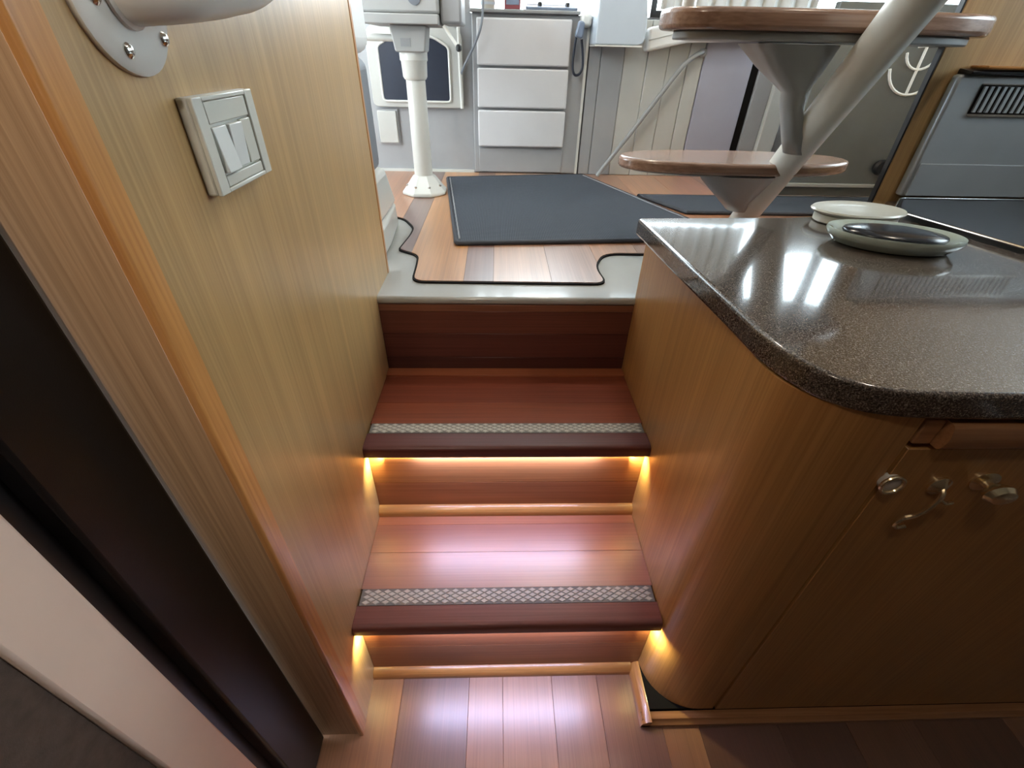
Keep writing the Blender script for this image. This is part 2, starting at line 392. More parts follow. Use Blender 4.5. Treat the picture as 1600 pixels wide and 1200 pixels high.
tag(obj('curtain', prism([(0.62+0.0115*k, 2.215+0.012*math.sin(k*1.15)) for k in range(53)] + [(1.218-0.0115*k, 2.2195+0.012*math.sin((52-k)*1.15)) for k in range(53)], 1.285, 1.94), curtain_m, None, origin=(0.93, 2.22, 1.285)),
    'white curtain added across the left pane of the far window above the ladder', 'curtain')  # added to keep bright sky out of the counter's reflection; mostly unseen
struct('wall_front', box((-1.75, 2.27, 1.95), (2.05, 2.33, CEIL)), ceil_m)

# --- wall at the far end of the deck: grey moulding and vertical lining boards
wf = struct('wall_front', box((-1.75, 2.286, 0.686), (2.05, 2.335, 1.262)), wall_grey)
struct('wall_front', box((-1.75, 2.286, 1.2625), (-0.105, 2.335, 1.40)), wall_grey)
wf = struct('wall_front', box((0.371, 2.2852, 0.687), (1.31, 2.34, 1.256)), wall_grey)
bd = [0.372, 0.422, 0.516, 0.612, 0.697, 0.781, 0.842]
for i in range(6):
    obj('lining_board', box((bd[i]+0.0006, 2.262 - 0.003*(i % 2), 0.692), (bd[i+1]-0.0006, 2.285, 1.255)), lining if i > 1 else wall_grey, wf, bevel=0.003)
obj('door_panel', box((0.844, 2.255, 0.692), (1.051, 2.285, 1.255)), lavender, wf, bevel=0.004)
obj('door_gap', box((1.052, 2.272, 0.692), (1.088, 2.285, 1.255)), seam_black, wf)
obj('lining_board', box((1.090, 2.262, 0.692), (1.162, 2.285, 1.255)), wall_grey, wf, bevel=0.003)
obj('corner_post', box((1.163, 2.24, 0.692), (1.236, 2.285, 1.255)), lining, wf, bevel=0.004)
obj('base_strip', box((-0.55, 2.270, 0.690), (-0.102, 2.2849, 0.700)), white, wf)

# --- right: smoked door panel with anchor emblem, and timber partition behind the counter
sd = struct('door_2', box((1.12, 1.90, 0.70), (1.99, 1.93, 1.30)), shade_grey, bevel=0.003)
obj('sill', box((1.12, 1.885, 0.735), (1.99, 1.899, 0.748)), grp_grey, sd, bevel=0.002)
em = bmesh.new()
def dpt(cx, cz, r, a): return (cx + r*math.cos(a), 1.8975, cz + r*math.sin(a))
ax_, az_ = 1.47, 1.125
tube([dpt(ax_, 1.148, 0.100, PI*(1.08+0.84*k/16)) for k in range(17)], 0.0045, 6, em)
tube([dpt(ax_, 1.185, 0.062, PI*(1.08+0.84*k/12)) for k in range(13)], 0.004, 6, em)
tube([(ax_, 1.8975, 1.048), (ax_, 1.8975, 1.19)], 0.0045, 6, em)
tube([(ax_-0.03, 1.8975, 1.187), (ax_+0.045, 1.8975, 1.194)], 0.004, 6, em)
obj('anchor_emblem', em, decal_w, sd)
obj('door_knob', lathe([(0.012, 0), (0.026, -0.012), (0.028, -0.022), (0.02, -0.03)], (1.486, 1.90, 0.812), 20, axis='y'), black, sd)
pt = struct('wall_right', box((0.905, 1.120, 0.692), (1.99, 1.132, CEIL)), veneer, bevel=0.003)
obj('edge_strip', box((0.901, 1.1195, 0.692), (0.9048, 1.1325, CEIL)), black, pt)

# ================================================================== COMPANIONWAY STAIRS
st = thing('companionway_stairs', 'red brown wooden companionway steps with pale diamond grip strips and lit undersides', 'stairs', (0.025, 0.44, 0.0))
def hexc(r, g, b): return (r, g, b)
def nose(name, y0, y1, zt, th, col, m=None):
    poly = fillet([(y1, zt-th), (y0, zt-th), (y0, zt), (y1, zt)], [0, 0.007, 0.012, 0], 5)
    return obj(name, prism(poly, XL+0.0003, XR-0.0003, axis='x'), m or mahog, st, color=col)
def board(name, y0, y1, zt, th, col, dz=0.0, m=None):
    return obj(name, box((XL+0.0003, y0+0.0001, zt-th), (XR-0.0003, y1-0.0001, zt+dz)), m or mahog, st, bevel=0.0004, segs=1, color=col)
def grip(y0, y1, zt, nx):
    g = obj('grip_strip', box((XL+0.004, y0+0.0005, zt-0.01), (XR-0.004, y1-0.0005, zt+0.0008)), grip_base, st)
    W = (XR-XL-0.012)/nx; H = (y1-y0-0.002)/3.0
    bmd = bmesh.new()
    k = 0.44
    a = [bmd.verts.new(p) for p in ((-W*k, 0, 0), (0, -H*k, 0), (W*k, 0, 0), (0, H*k, 0))]
    c = [bmd.verts.new((v.co.x*0.75, v.co.y*0.75, 0.0012)) for v in a]
    bmd.faces.new(c)
    for i in range(4): bmd.faces.new((a[i], a[(i+1) % 4], c[(i+1) % 4], c[i]))
    me = bpy.data.meshes.new('grip_diamond'); bmesh.ops.recalc_face_normals(bmd, faces=bmd.faces[:]); bmd.to_mesh(me); bmd.free(); me.materials.append(grip_pale)
    base = wloc(g)
    for row in range(5):
        for i in range(nx if row % 2 == 0 else nx-1):
            o = bpy.data.objects.new('grip_diamond', me); COL.objects.link(o); o.parent = g
            x = XL+0.006+W*(i+0.5+(0.5 if row % 2 else 0)); y = y0+0.001+H*(0.5+row*0.5)
            o.location = Vector((x, y, zt+0.0008))-base
# lower tread
nose('nosing', 0.427, 0.472, Z1, 0.030, (0.20, 0.072, 0.062), mahog_low_glare)
grip(0.472, 0.507, Z1, 30)
board('tread_board', 0.507, 0.590, Z1, 0.022, (0.33, 0.12, 0.08))
board('tread_board', 0.590, 0.662, Z1, 0.022, (0.36, 0.125, 0.072))
board('tread_board', 0.662, 0.703, Z1, 0.022, (0.42, 0.14, 0.062))
# upper tread, same wood darkened for the missing strip light
nose('nosing', 0.679, 0.725, Z2, 0.030, (0.13, 0.034, 0.027), mahog_low_glare)
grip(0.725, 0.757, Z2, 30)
board('tread_board', 0.757, 0.83, Z2, 0.022, (0.27, 0.066, 0.027), m=mahog_low_glare)
board('tread_board', 0.83, 0.935, Z2, 0.022, (0.22, 0.050, 0.023), m=mahog_low_glare)
board('back_strip', 0.935, 0.967, Z2, 0.022, (0.34, 0.10, 0.042), 0.004, mahog_low_glare)
# risers
obj('carcass', box((XL+0.0005, 0.478, 0.0), (XR-0.0005, 0.700, Z1-0.032)), seam_black, st)
obj('carcass', box((XL+0.0005, 0.7215, 0.0), (XR-0.0005, 0.955, Z2-0.032)), seam_black, st)
obj('carcass', box((XL+0.0005, 0.988, 0.0), (XR-0.0005, 1.05, 0.650)), seam_black, st)
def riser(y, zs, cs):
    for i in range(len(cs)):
        obj('riser_board', box((XL+0.0003, y, zs[i]+0.0003), (XR-0.0003, y+0.018, zs[i+1]-0.0003)), mahog_low_glare, st, bevel=0.0008, segs=1, color=cs[i])
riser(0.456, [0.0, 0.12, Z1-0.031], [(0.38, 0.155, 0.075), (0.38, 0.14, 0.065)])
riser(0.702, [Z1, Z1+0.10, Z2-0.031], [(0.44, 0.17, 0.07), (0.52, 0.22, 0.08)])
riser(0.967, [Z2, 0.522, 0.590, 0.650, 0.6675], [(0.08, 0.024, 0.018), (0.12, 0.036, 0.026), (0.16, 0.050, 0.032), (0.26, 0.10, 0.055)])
for y, z in ((0.456, 0.0), (0.702, Z1)):
    r = 0.017
    poly = [(y, z), (y-r, z)] + [(y-r+r*(1-math.cos(a)), z+0.006+r*math.sin(a)) for a in [PI/2*k/6 for k in range(7)]]
    obj('cove_moulding', prism(poly, XL+0.0003, (XR-0.0003) if z > 0 else XR-0.017, axis='x'), honey_x, st)
for y, z in ((0.434, Z1-0.0305), (0.689, Z2-0.0305)):
    obj('led_strip', box((XL+0.02, y, z-0.003), (XR-0.02, y+0.006, z)), led_m, st)

# ================================================================== GALLEY CABINET AND COUNTERTOP
ZC = 0.878
gc = thing('galley_cabinet', 'oak veneer galley cabinet with rounded corner under the speckled stone counter', 'cabinet', (0.45, 0.35, 0.0))
CF = 0.360
arc = [(0.430-0.105*math.cos(a), 0.460-0.10*math.sin(a)) for a in [PI/2*k/14 for k in range(15)]]
inner = [(0.430-0.085*math.cos(a), 0.460-0.08*math.sin(a)) for a in [PI/2*k/14 for k in range(15)]]
poly = [(XR, 0.972)] + arc + [(0.4605, CF), (0.4605, CF+0.02)] + inner[::-1] + [(XR+0.02, 0.972)]
obj('side_panel', prism(poly, 0.028, ZC-0.034), veneer_dark, gc)
obj('end_panel', box((XR, 0.9725, 0.0), (XR+0.02, 1.048, 0.667)), veneer_dark, gc)
obj('carcass', box((0.40, 0.46, 0.03), (1.95, 1.10, ZC-0.045)), black, gc)
dd = obj('door', box((0.4650, CF-0.002, 0.030), (1.30, CF+0.018, 0.795)), veneer_dark, gc, bevel=0.0006, segs=1)
obj('seam_strip', box((0.4610, CF+0.012, 0.030), (0.4646, CF+0.019, 0.838)), seam_black, gc)
obj('seam_strip', box((0.4650, CF+0.010, 0.7953), (1.30, CF+0.019, 0.8027)), seam_black, gc)
obj('drawer_rail', prism(fillet([(CF+0.02, 0.803), (CF-0.012, 0.803), (CF-0.016, 0.820), (CF-0.012, 0.838), (CF+0.02, 0.838)], 0.006), 0.486, 1.95, axis='x'), brown_x, gc)
obj('rail_end', box((0.464, CF-0.002, 0.803), (0.4855, CF+0.02, 0.838)), brown_x, gc, bevel=0.002)
# hardware: eye plate on the seam, hook with rosette, oval knob
kn = obj('knob', lathe([(0.006, 0.0), (0.0055, -0.010), (0.013, -0.015), (0.016, -0.022), (0.012, -0.028), (0.004, -0.030)], (0.588, CF-0.002, 0.742), 24, axis='y', sx=1.25, sy=0.85), brass, dd)
obj('knob_rosette', lathe([(0.015, 0.0), (0.015, -0.002), (0.009, -0.004)], (0.588, CF-0.002, 0.742), 24, axis='y', sx=1.2), brass, dd)
obj('latch_eye', tube([(0.470+0.013*math.cos(2*PI*k/20), CF-0.008, 0.742+0.013*math.sin(2*PI*k/20)) for k in range(20)], 0.0025, 8, closed=True), brass, gc)
obj('latch_eye_plate', lathe([(0.0125, 0.002), (0.0125, -0.006), (0.008, -0.008)], (0.470, CF, 0.742), 20, axis='y'), handle_paint, gc)
hk = obj('latch_rosette', lathe([(0.014, 0.0), (0.014, -0.003), (0.008, -0.006), (0.004, -0.008)], (0.535, CF-0.002, 0.735), 22, axis='y'), brass, dd)
hb = tube(smoothpath([(0.537, CF-0.006, 0.737), (0.534, CF-0.014, 0.728), (0.529, CF-0.016, 0.710), (0.522, CF-0.014, 0.693), (0.512, CF-0.012, 0.684), (0.508, CF-0.011, 0.673), (0.514, CF-0.010, 0.664), (0.525, CF-0.010, 0.666)]), 0.0030, 8)
tube(smoothpath([(0.536, CF-0.012, 0.722), (0.545, CF-0.014, 0.716), (0.555, CF-0.013, 0.716)]), 0.0026, 8, hb)
obj('hook', hb, brass, dd)
# base mouldings
tr = struct('baseboard_right', prism([(XR, 0.0), (XR-0.020, 0.0), (XR-0.020, 0.010), (XR-0.017, 0.018), (XR-0.009, 0.026), (XR, 0.028)], CF-0.022, 0.4556, axis='y'), honey_y)
obj('front_moulding', prism([(CF, 0.0), (CF-0.022, 0.0), (CF-0.022, 0.009), (CF-0.018, 0.012), (CF-0.014, 0.020), (CF, 0.020)], XR-0.018, 1.95, axis='x'), brown_x, tr)
obj('toe_kick', box((XR, CF+0.002, 0.0), (1.95, 0.459, 0.026)), seam_black, tr)

ctp = [(0.288, 0.944), (0.305, 0.707), (0.317, 0.560), (0.322, 0.470), (0.332, 0.424), (0.352, 0.386), (0.387, 0.361), (0.43, 0.352), (0.478, 0.350), (0.55, 0.349),
       (1.95, 0.349), (1.95, 1.112), (0.93, 1.112), (0.86, 1.0), (0.60, 0.962)]
ctp = fillet(ctp, [0.008] + [0.03]*9 + [0]*5, 3)
ct = obj('countertop', prism(ctp, ZC-0.034, ZC), stone, None, bevel=0.013, segs=5, origin=(0.7, 0.7, ZC-0.04), ang=60)
tag(ct, 'speckled brown stone worktop with rounded corner on the galley cabinet', 'countertop')

# ================================================================== FLYBRIDGE LADDER (single tube stringer with oval treads)
ld = thing('flybridge_ladder', 'grey tube ladder with two oval wooden treads rising behind the stone counter', 'ladder', (0.80, 1.50, Z3))
sp = [(0.80, 1.515, 0.692), (0.782, 1.448, 0.748), (0.732, 1.235, 0.941), (0.667, 0.956, 1.187), (0.60, 0.67, 1.44), (0.50, 0.25, 1.81)]
obj('stringer_tube', tube(smoothpath(sp, 6), 0.037, 28), tube_paint, ld, ang=60)
obj('foot_flange', lathe([(0.065, 0.0), (0.065, 0.006), (0.045, 0.010)], (0.797, 1.505, Z3), 28), tube_paint, ld)
def oval(cx, cy, a, b, p=2.6, n=56):
    out = []
    for k in range(n):
        t = 2*PI*k/n; c, s = math.cos(t), math.sin(t)
        out.append((cx+a*math.copysign(abs(c)**(2/p), c), cy+b*math.copysign(abs(s)**(2/p), s)))
    return out
def ladder_tread(cx, cy, a, b, z0, z1, p, lip):
    t = obj('tread', prism(oval(cx, cy, a, b, p), z0, z1), tread_wood, ld, bevel=0.008, segs=3, ang=60)
    obj('tread_tray', prism(oval(cx, cy, a-0.030, b-0.014, p), z0-lip, z0), cone_paint, t, bevel=0.003)
    return t
ladder_tread(0.634, 1.325, 0.308, 0.105, 0.903, 0.931, 2.3, 0.005)
ladder_tread(0.628, 1.105, 0.312, 0.100, 1.186, 1.219, 3.0, 0.014)
def loft(rings):
    bm = bmesh.new(); R = [[bm.verts.new(p) for p in r] for r in rings]; n = len(R[0])
    for A, B in zip(R, R[1:]):
        for k in range(n): bm.faces.new((A[k], A[(k+1) % n], B[(k+1) % n], B[k]))
    bm.faces.new(R[0][::-1]); bm.faces.new(R[-1]); return bm
def rr(cx, cy, a, b, z, n=24, p=3.0): return [(x, y, z) for x, y in oval(cx, cy, a, b, p, n)]
obj('bracket', loft([rr(0.578, 1.115, 0.090, 0.070, 1.169), rr(0.600, 1.122, 0.062, 0.052, 1.132), rr(0.634, 1.135, 0.025, 0.030, 1.088, p=2), rr(0.642, 1.140, 0.0235, 0.027, 1.060, p=2), rr(0.672, 1.150, 0.024, 0.027, 1.005, p=2), rr(0.705, 1.178, 0.024, 0.026, 0.965, p=2)]), cone_paint, ld, ang=50)
obj('bracket', loft([rr(0.645, 1.30, 0.105, 0.072, 0.898), rr(0.655, 1.32, 0.088, 0.060, 0.870), rr(0.70, 1.385, 0.040, 0.040, 0.800, p=2), rr(0.735, 1.42, 0.034, 0.034, 0.770, p=2)]), cone_paint, ld, ang=50)
obj('rail_post', tube([(0.372, 1.135, 1.215), (0.372, 1.16, 1.60)], 0.013, 14), tube_paint, ld)

# ================================================================== ON THE COUNTER
dish = thing('oval_dish', 'oval pale green glazed dish with dark glossy centre on the stone counter', 'dish', (0.705, 0.79, ZC))
ang_d = math.atan2(0.60-0.72, 0.16) * 0 - 0.30
d1 = [(0.085, 0.0), (0.100, 0.004), (0.110, 0.013), (0.114, 0.015), (0.118, 0.023), (0.116, 0.027), (0.108, 0.025), (0.098, 0.019), (0.080, 0.0163)]
obj('bowl', lathe(d1, (0.705, 0.79, ZC), 56, sx=0.92, sy=0.56, rot=ang_d), celadon, dish, ang=70)
obj('dark_lens', lathe([(0.086, 0.0168), (0.090, 0.0225), (0.088, 0.026), (0.060, 0.030), (0.03, 0.032), (0.008, 0.0325)], (0.705, 0.79, ZC), 48, sx=0.92, sy=0.54, rot=ang_d), black_gloss, dish, ang=70)
tin = thing('cream_tin', 'round cream tin with wide flat lid standing behind the oval green dish', 'tin', (0.738, 0.940, ZC))
obj('tin_body', lathe([(0.084, 0.0), (0.088, 0.002), (0.088, 0.016), (0.080, 0.018)], (0.738, 0.940, ZC), 48, sx=0.94, sy=0.62), tin_m, tin)
obj('tin_lid', lathe([(0.086, 0.0182), (0.096, 0.019), (0.100, 0.023), (0.097, 0.026), (0.093, 0.0245), (0.03, 0.0245)], (0.738, 0.940, ZC), 48, sx=0.94, sy=0.60), tin_m, tin, ang=60)

hob = thing('cooktop_cover', 'low black glass hob cover with bright rim against the steel cooker', 'hob', (1.3, 0.95, ZC))
hp = [(0.853, 0.990), (0.923, 0.757), (0.980, 0.56), (1.9, 0.56), (1.9, 1.092), (0.945, 1.092)]
obj('cover_body', prism(fillet(hp, 0.012, 3), ZC, ZC+0.009), black, hob)
obj('glass_top', prism(fillet(offset(hp, -0.004), 0.012, 3), ZC+0.0092, ZC+0.012), black_gloss, hob, bevel=0.001)
obj('rim', tube([(p[0], p[1], ZC+0.0105) for p in fillet(hp, 0.012, 3)], 0.0022, 8, closed=True), chrome, hob)
cook = thing('steel_cooker', 'brushed steel cooker housing with slotted vent beside the timber partition', 'cooker', (1.40, 1.105, ZC))
cb = obj('housing', box((0.945, 1.096, ZC+0.0135), (1.93, 1.118, 1.128)), steel, cook, bevel=0.006, segs=3)
obj('hood_edge', prism(fillet([(1.118, 1.1285), (1.085, 1.1285), (1.080, 1.134), (1.118, 1.138)], 0.003), 0.955, 1.93, axis='x'), black, cook)
obj('timber_lip', box((0.975, 1.074, 1.1385), (1.93, 1.118, 1.144)), honey_x, cook, bevel=0.002)
obj('lower_door', box((0.955, 1.0925, ZC+0.016), (1.92, 1.0957, 0.962)), steel, cook, bevel=0.001)
vf = bmesh.new(); x0, x1, z0, z1, yf = 1.000, 1.36, 1.060, 1.112, 1.0955
box((x0, yf-0.004, z0-0.004), (x1, yf, z0), vf); box((x0, yf-0.002, z1), (x1, yf, z1+0.002), vf)
obj('vent_frame', vf, chrome, cook)
obj('vent_back', box((x0, yf-0.0006, z0), (x1, yf, z1)), seam_black, cook)
ns = 26
vm = None
for i in range(ns):
    bms = box((x0+0.006, yf-0.0045, z0+0.003), (x0+0.0125, yf-0.0008, z1-0.003)) if i == 0 else None
    if i == 0: v0 = obj('vent_slat', bms, steel, cook)
    else:
        o = v0.copy(); COL.objects.link(o); o.parent = cook; o.location = (i*0.0138, 0, 0)

# ================================================================== MATS
def floor_mat(name, label, quad, z, r=0.02, pipe=True):
    t = thing(name, label, 'mat', (sum(q[0] for q in quad)/4, sum(q[1] for q in quad)/4, z))
    q = fillet(quad, r, 5)
    obj('mat_pile', prism(offset(q, -0.012), z+0.001, z+0.011), weave, t, bevel=0.002)
    obj('binding', tube([(p[0], p[1], z+0.0072) for p in offset(q, -0.010)], 0.0066, 10, closed=True), mat_edge, t)
    if pipe:
        for a, b in ((quad[3], quad[0]), (quad[1], quad[2])):
            A, B = Vector((a[0], a[1], z+0.0125)), Vector((b[0], b[1], z+0.0125)); d = (B-A).normalized()
            inw = Vector(((quad[0][0]+quad[2][0])/2, (quad[0][1]+quad[2][1])/2, z))-A; nrm = Vector((-d.y, d.x, 0)); 
            if nrm.dot(inw) < 0: nrm = -nrm
            obj('piping', tube([A+d*0.03+nrm*0.02, B-d*0.03+nrm*0.02], 0.0022, 6), piping, t)
    return t
floor_mat('floor_mat', 'large dark woven mat with pale piping lying on the plank deck', [(-0.124, 1.283), (0.735, 1.352), (0.392, 2.215), (-0.222, 2.115)], Z3)
floor_mat('floor_mat', 'narrow dark mat beyond the ladder foot on the plank deck', [(0.665, 1.63), (1.60, 1.63), (1.60, 1.875), (0.545, 1.868)], Z3, 0.01, False)

# ================================================================== LEFT BENCH, PEDESTAL, FAR WALL FITTINGS
bn = thing('bench_seat', 'white moulded bench base with grey and white cushions past the veneer panel', 'seat', (-0.55, 1.40, 0.686))
obj('moulded_base', loft([[(-0.95,1.125,0.687),(-0.300,1.125,0.687),(-0.300,1.30,0.687),(-0.315,1.50,0.687),(-0.36,1.55,0.687),(-0.95,1.55,0.687)],
                          [(-0.95,1.125,0.765),(-0.300,1.125,0.765),(-0.300,1.29,0.765),(-0.312,1.47,0.765),(-0.36,1.52,0.765),(-0.95,1.52,0.765)]]), white, bn, bevel=0.012, segs=3)
obj('moulded_base', loft([[(-0.95,1.13,0.765),(-0.304,1.13,0.765),(-0.304,1.46,0.765),(-0.36,1.50,0.765),(-0.95,1.50,0.765)],
                          [(-0.95,1.13,0.885),(-0.304,1.13,0.885),(-0.304,1.36,0.885),(-0.36,1.39,0.885),(-0.95,1.39,0.885)]]), white, bn, bevel=0.018, segs=3)
obj('seat_cushion', box((-0.95, 1.125, 0.887), (-0.305, 1.325, 1.130)), cushion_g, bn, bevel=0.025, segs=4)
obj('back_cushion', box((-0.95, 1.12, 1.134), (-0.302, 1.365, 1.42)), cushion_w, bn, bevel=0.03, segs=4)

px, py = -0.279, 1.885
pl = thing('seat_pedestal', 'white pedestal post on a bolted flange carrying a grey seat box', 'pedestal', (px, py, Z3))
obj('base_flange', lathe([(0.088, 0.0), (0.088, 0.012), (0.078, 0.020), (0.046, 0.060), (0.038, 0.066)], (px, py, Z3), 8, rot=PI/8), white, pl, bevel=0.004, ang=25)
for k in range(4):
    a = -PI/2 + (k-1.5)*PI/4*1.0
    obj('bolt', lathe([(0.006, 0.0), (0.006, 0.004), (0.003, 0.006)], (px+0.066*math.cos(a), py+0.066*math.sin(a), Z3+0.030), 10), chrome, pl)
obj('post', lathe([(0.034, Z3+0.05), (0.0325, 1.10)], (px, py, 0), 32), white, pl)
obj('sleeve', lathe([(0.036, 1.060), (0.041, 1.068), (0.043, 1.110), (0.046, 1.114), (0.047, 1.190)], (px, py, 0), 32), white, pl)
obj('mount_bracket', prism(fillet([(px-0.062, 1.205), (px-0.050, 1.135), (px+0.046, 1.135), (px+0.056, 1.205)], 0.008), py-0.052, py+0.05, axis='y'), box_paint, pl, bevel=0.004)
obj('bracket_slot', box((px-0.03, py-0.054, 1.150), (px+0.002, py-0.0515, 1.172)), cone_paint, pl)
obj('seat_plate', box((px-0.140, py-0.085, 1.206), (px+0.098, py+0.20, 1.232)), box_paint, pl, bevel=0.003)
sb_ = obj('seat_box', box((px-0.140, py-0.075, 1.2325), (px+0.100, py+0.20, 1.40)), box_paint, pl, bevel=0.008)
obj('round_port', lathe([(0.020, 0), (0.020, -0.003), (0.015, -0.004)], (px+0.028, py-0.075, 1.272), 24, axis='y'), cushion_g, pl)
obj('slide_motor', box((px+0.102, py-0.05, 1.21), (px+0.168, py+0.16, 1.36)), wall_grey, pl, bevel=0.008)
obj('lock_lever', tube([(px+0.11, py-0.05, 1.205), (px+0.15, py-0.06, 1.155)], 0.005, 10), white, pl)
obj('lever_knob', lathe([(0.004, -0.010), (0.009, -0.006), (0.009, 0.006), (0.004, 0.010)], (px+0.156, py-0.062, 1.150), 14), black, pl)
obj('side_arm', tube([(px-0.045, py, 1.172), (px-0.16, py, 1.172)], 0.010, 12), white, pl)

ht = thing('locker_hatch', 'arched pale locker hatch with navy mesh window behind the pedestal', 'hatch', (-0.33, 2.275, 0.93))
obj('hatch_plate', prism(fillet([(-0.520, 0.943), (-0.140, 0.943), (-0.140, 1.20), (-0.20, 1.235), (-0.46, 1.235), (-0.520, 1.20)], 0.025), 2.262, 2.284, axis='y'), lining, ht, bevel=0.003)
arch = [(-0.475, 0.968), (-0.200, 0.968)] + [(-0.333+0.133*math.cos(t)*1.02, 1.150+0.045*math.sin(t)) for t in [PI*k/14 for k in range(15)]]
arch = [(-0.472, 0.968), (-0.196, 0.968), (-0.196, 1.150), (-0.25, 1.178), (-0.333, 1.190), (-0.415, 1.178), (-0.472, 1.150)]
arch = fillet(arch, 0.012, 3)
obj('mesh_window', prism(arch, 2.257, 2.2615, axis='y'), navy, ht)
obj('window_trim', tube([(p[0], 2.257, p[1]) for p in offset(arch, 0.003)], 0.0045, 8, closed=True), white, ht)
ap = thing('access_panel', 'small pale rectangular panel low on the far wall left of the pedestal', 'panel', (-0.47, 2.285, 0.80))
obj('panel_face', box((-0.512, 2.266, 0.806), (-0.432, 2.2845, 0.928)), lining, ap, bevel=0.003)
obj('panel_frame', box((-0.518, 2.2745, 0.800), (-0.426, 2.2848, 0.934)), wall_grey, ap)
tag(obj('support_rail', tube(smoothpath([(-0.185, 2.235, 1.32), (-0.172, 2.235, 1.29), (-0.152, 2.235, 1.255), (-0.149, 2.235, 1.10), (-0.146, 2.235, 0.945)]), 0.0065, 12), white, None, origin=(-0.149, 2.235, 0.94)),
    'slim white bent rail between the pedestal and the drawer console', 'rail')
tag(obj('dangling_cable', tube(smoothpath([(-0.052, 2.222, 1.32), (-0.053, 2.215, 1.27), (-0.062, 2.205, 1.215), (-0.088, 2.205, 1.16), (-0.135, 2.222, 1.085), (-0.150, 2.25, 1.05)]), 0.0042, 10), cushion_g, None, origin=(-0.09, 2.21, 1.16)),
    'thin grey cable drooping across the upper left corner of the console', 'cable')

cs = thing('drawer_console', 'pale grey helm console with three white drawers at the far end of the deck', 'console', (0.13, 2.4, Z3))
obj('console_body', box((-0.100, 2.262, Z3+0.001), (0.362, 2.2845, 1.262)), wall_grey, cs, bevel=0.005)
obj('console_top', box((-0.104, 2.240, 1.2625), (0.322, 2.2845, 1.274)), cone_paint, cs, bevel=0.003)
obj('corner_strip', box((0.356, 2.256, Z3+0.001), (0.366, 2.2615, 1.262)), white, cs)
obj('shoulder', box((0.323, 2.225, 1.225), (0.366, 2.2845, 1.268)), white, cs, bevel=0.012, segs=3)
for za, zb in ((1.097, 1.248), (0.950, 1.088), (0.803, 0.941)):
    obj('drawer_front', box((-0.080, 2.238, za), (0.292, 2.261, zb)), drawer_white, cs, bevel=0.006, segs=3)
kp = obj('kick_panel', box((-0.078, 2.257, Z3+0.006), (0.292, 2.2615, 0.795)), wall_grey, cs, bevel=0.002)
ph = thing('radio_handset', 'dark blue radio handset with looped cord on the right edge of the console', 'handset', (0.325, 2.24, 1.21))
obj('handset_body', prism(fillet([(0.300, 1.195), (0.332, 1.188), (0.336, 1.240), (0.312, 1.246)], 0.012), 2.198, 2.2235, axis='y'), blue_m, ph, bevel=0.006, segs=3)
obj('cord', tube(smoothpath([(0.332, 2.232, 1.188), (0.340, 2.234, 1.15), (0.346, 2.236, 1.10), (0.335, 2.236, 1.075), (0.316, 2.236, 1.073), (0.306, 2.236, 1.10), (0.307, 2.236, 1.16), (0.311, 2.236, 1.20)]), 0.0048, 10), navy, ph)
# things lying on the console
cu = thing('plastic_cup', 'pale plastic cup at the left end of the console top', 'cup', (-0.035, 2.275, 1.274))
obj('cup_body', lathe([(0.026, 0), (0.030, 0.045), (0.031, 0.075), (0.029, 0.076), (0.027, 0.045), (0.022, 0.004)], (-0.035, 2.275, 1.2745), 24), amber, cu)
obj('cup_band', lathe([(0.0295, 0.012), (0.0302, 0.020)], (-0.035, 2.275, 1.2745), 24), dash_m, cu)
bk = thing('small_carton', 'small dark red and blue carton on the console beside the cup', 'carton', (0.058, 2.29, 1.274))
obj('carton_body', box((0.028, 2.262, 1.2745), (0.090, 2.31, 1.345)), red_m, bk, bevel=0.002)
obj('carton_label', box((0.034, 2.2605, 1.288), (0.084, 2.2618, 1.335)), blue_m, bk)
pp = thing('paper_stack', 'white papers lying on the console behind the carton', 'paper', (0.16, 2.38, 1.274))
for i in range(4): obj('sheet', box((0.105+0.004*i, 2.32-0.003*i, 1.2745+0.006*i), (0.315-0.003*i, 2.48, 1.280+0.006*i)), paper, pp)
ins = thing('instrument_panel', 'slate instrument panel with two black knobs on the console top', 'instrument', (0.215, 2.29, 1.274))
obj('panel_body', prism(fillet([(2.252, 1.2745), (2.312, 1.2745), (2.312, 1.292), (2.252, 1.284)], 0.004), 0.110, 0.310, axis='x'), blue_m, ins)
for x in (0.165, 0.272): obj('knob', lathe([(0.009, 0), (0.009, 0.012), (0.006, 0.014)], (x, 2.275, 1.2865), 16), black, ins)

ds = struct('dash', prism(fillet([(0.368, 1.172), (0.555, 1.172), (0.552, 1.26), (0.53, 1.36), (0.368, 1.36)], [0.006, 0.03, 0.06, 0.05, 0.006], 6), 2.12, 2.26, axis='y'), dash_m, bevel=0.01, segs=3)
ds.name = 'trim_3'
obj('lower_lip', box((0.368, 2.118, 1.1665), (0.545, 2.2615, 1.1715)), white, ds)
bo = thing('side_bolster', 'white padded bolster on the lining wall under the window', 'cushion', (0.75, 2.23, 1.15))
obj('pad', loft([[(0.585,2.19,1.152),(0.585,2.26,1.152),(0.585,2.26,1.228),(0.585,2.20,1.228)],[(0.74,2.19,1.185),(0.74,2.26,1.185),(0.74,2.26,1.262),(0.74,2.20,1.262)],[(1.15,2.19,1.20),(1.15,2.26,1.20),(1.15,2.26,1.275),(1.15,2.20,1.275)]]), cushion_w, bo, bevel=0.012, segs=3)
obj('pad_seam', tube([(0.588,2.195,1.190),(0.74,2.193,1.224),(1.148,2.193,1.238)], 0.002, 6), lining, bo)
gr = thing('grab_rail', 'long grey diagonal grab rail on the lining wall left of the ladder', 'rail', (0.62, 2.24, 0.70))
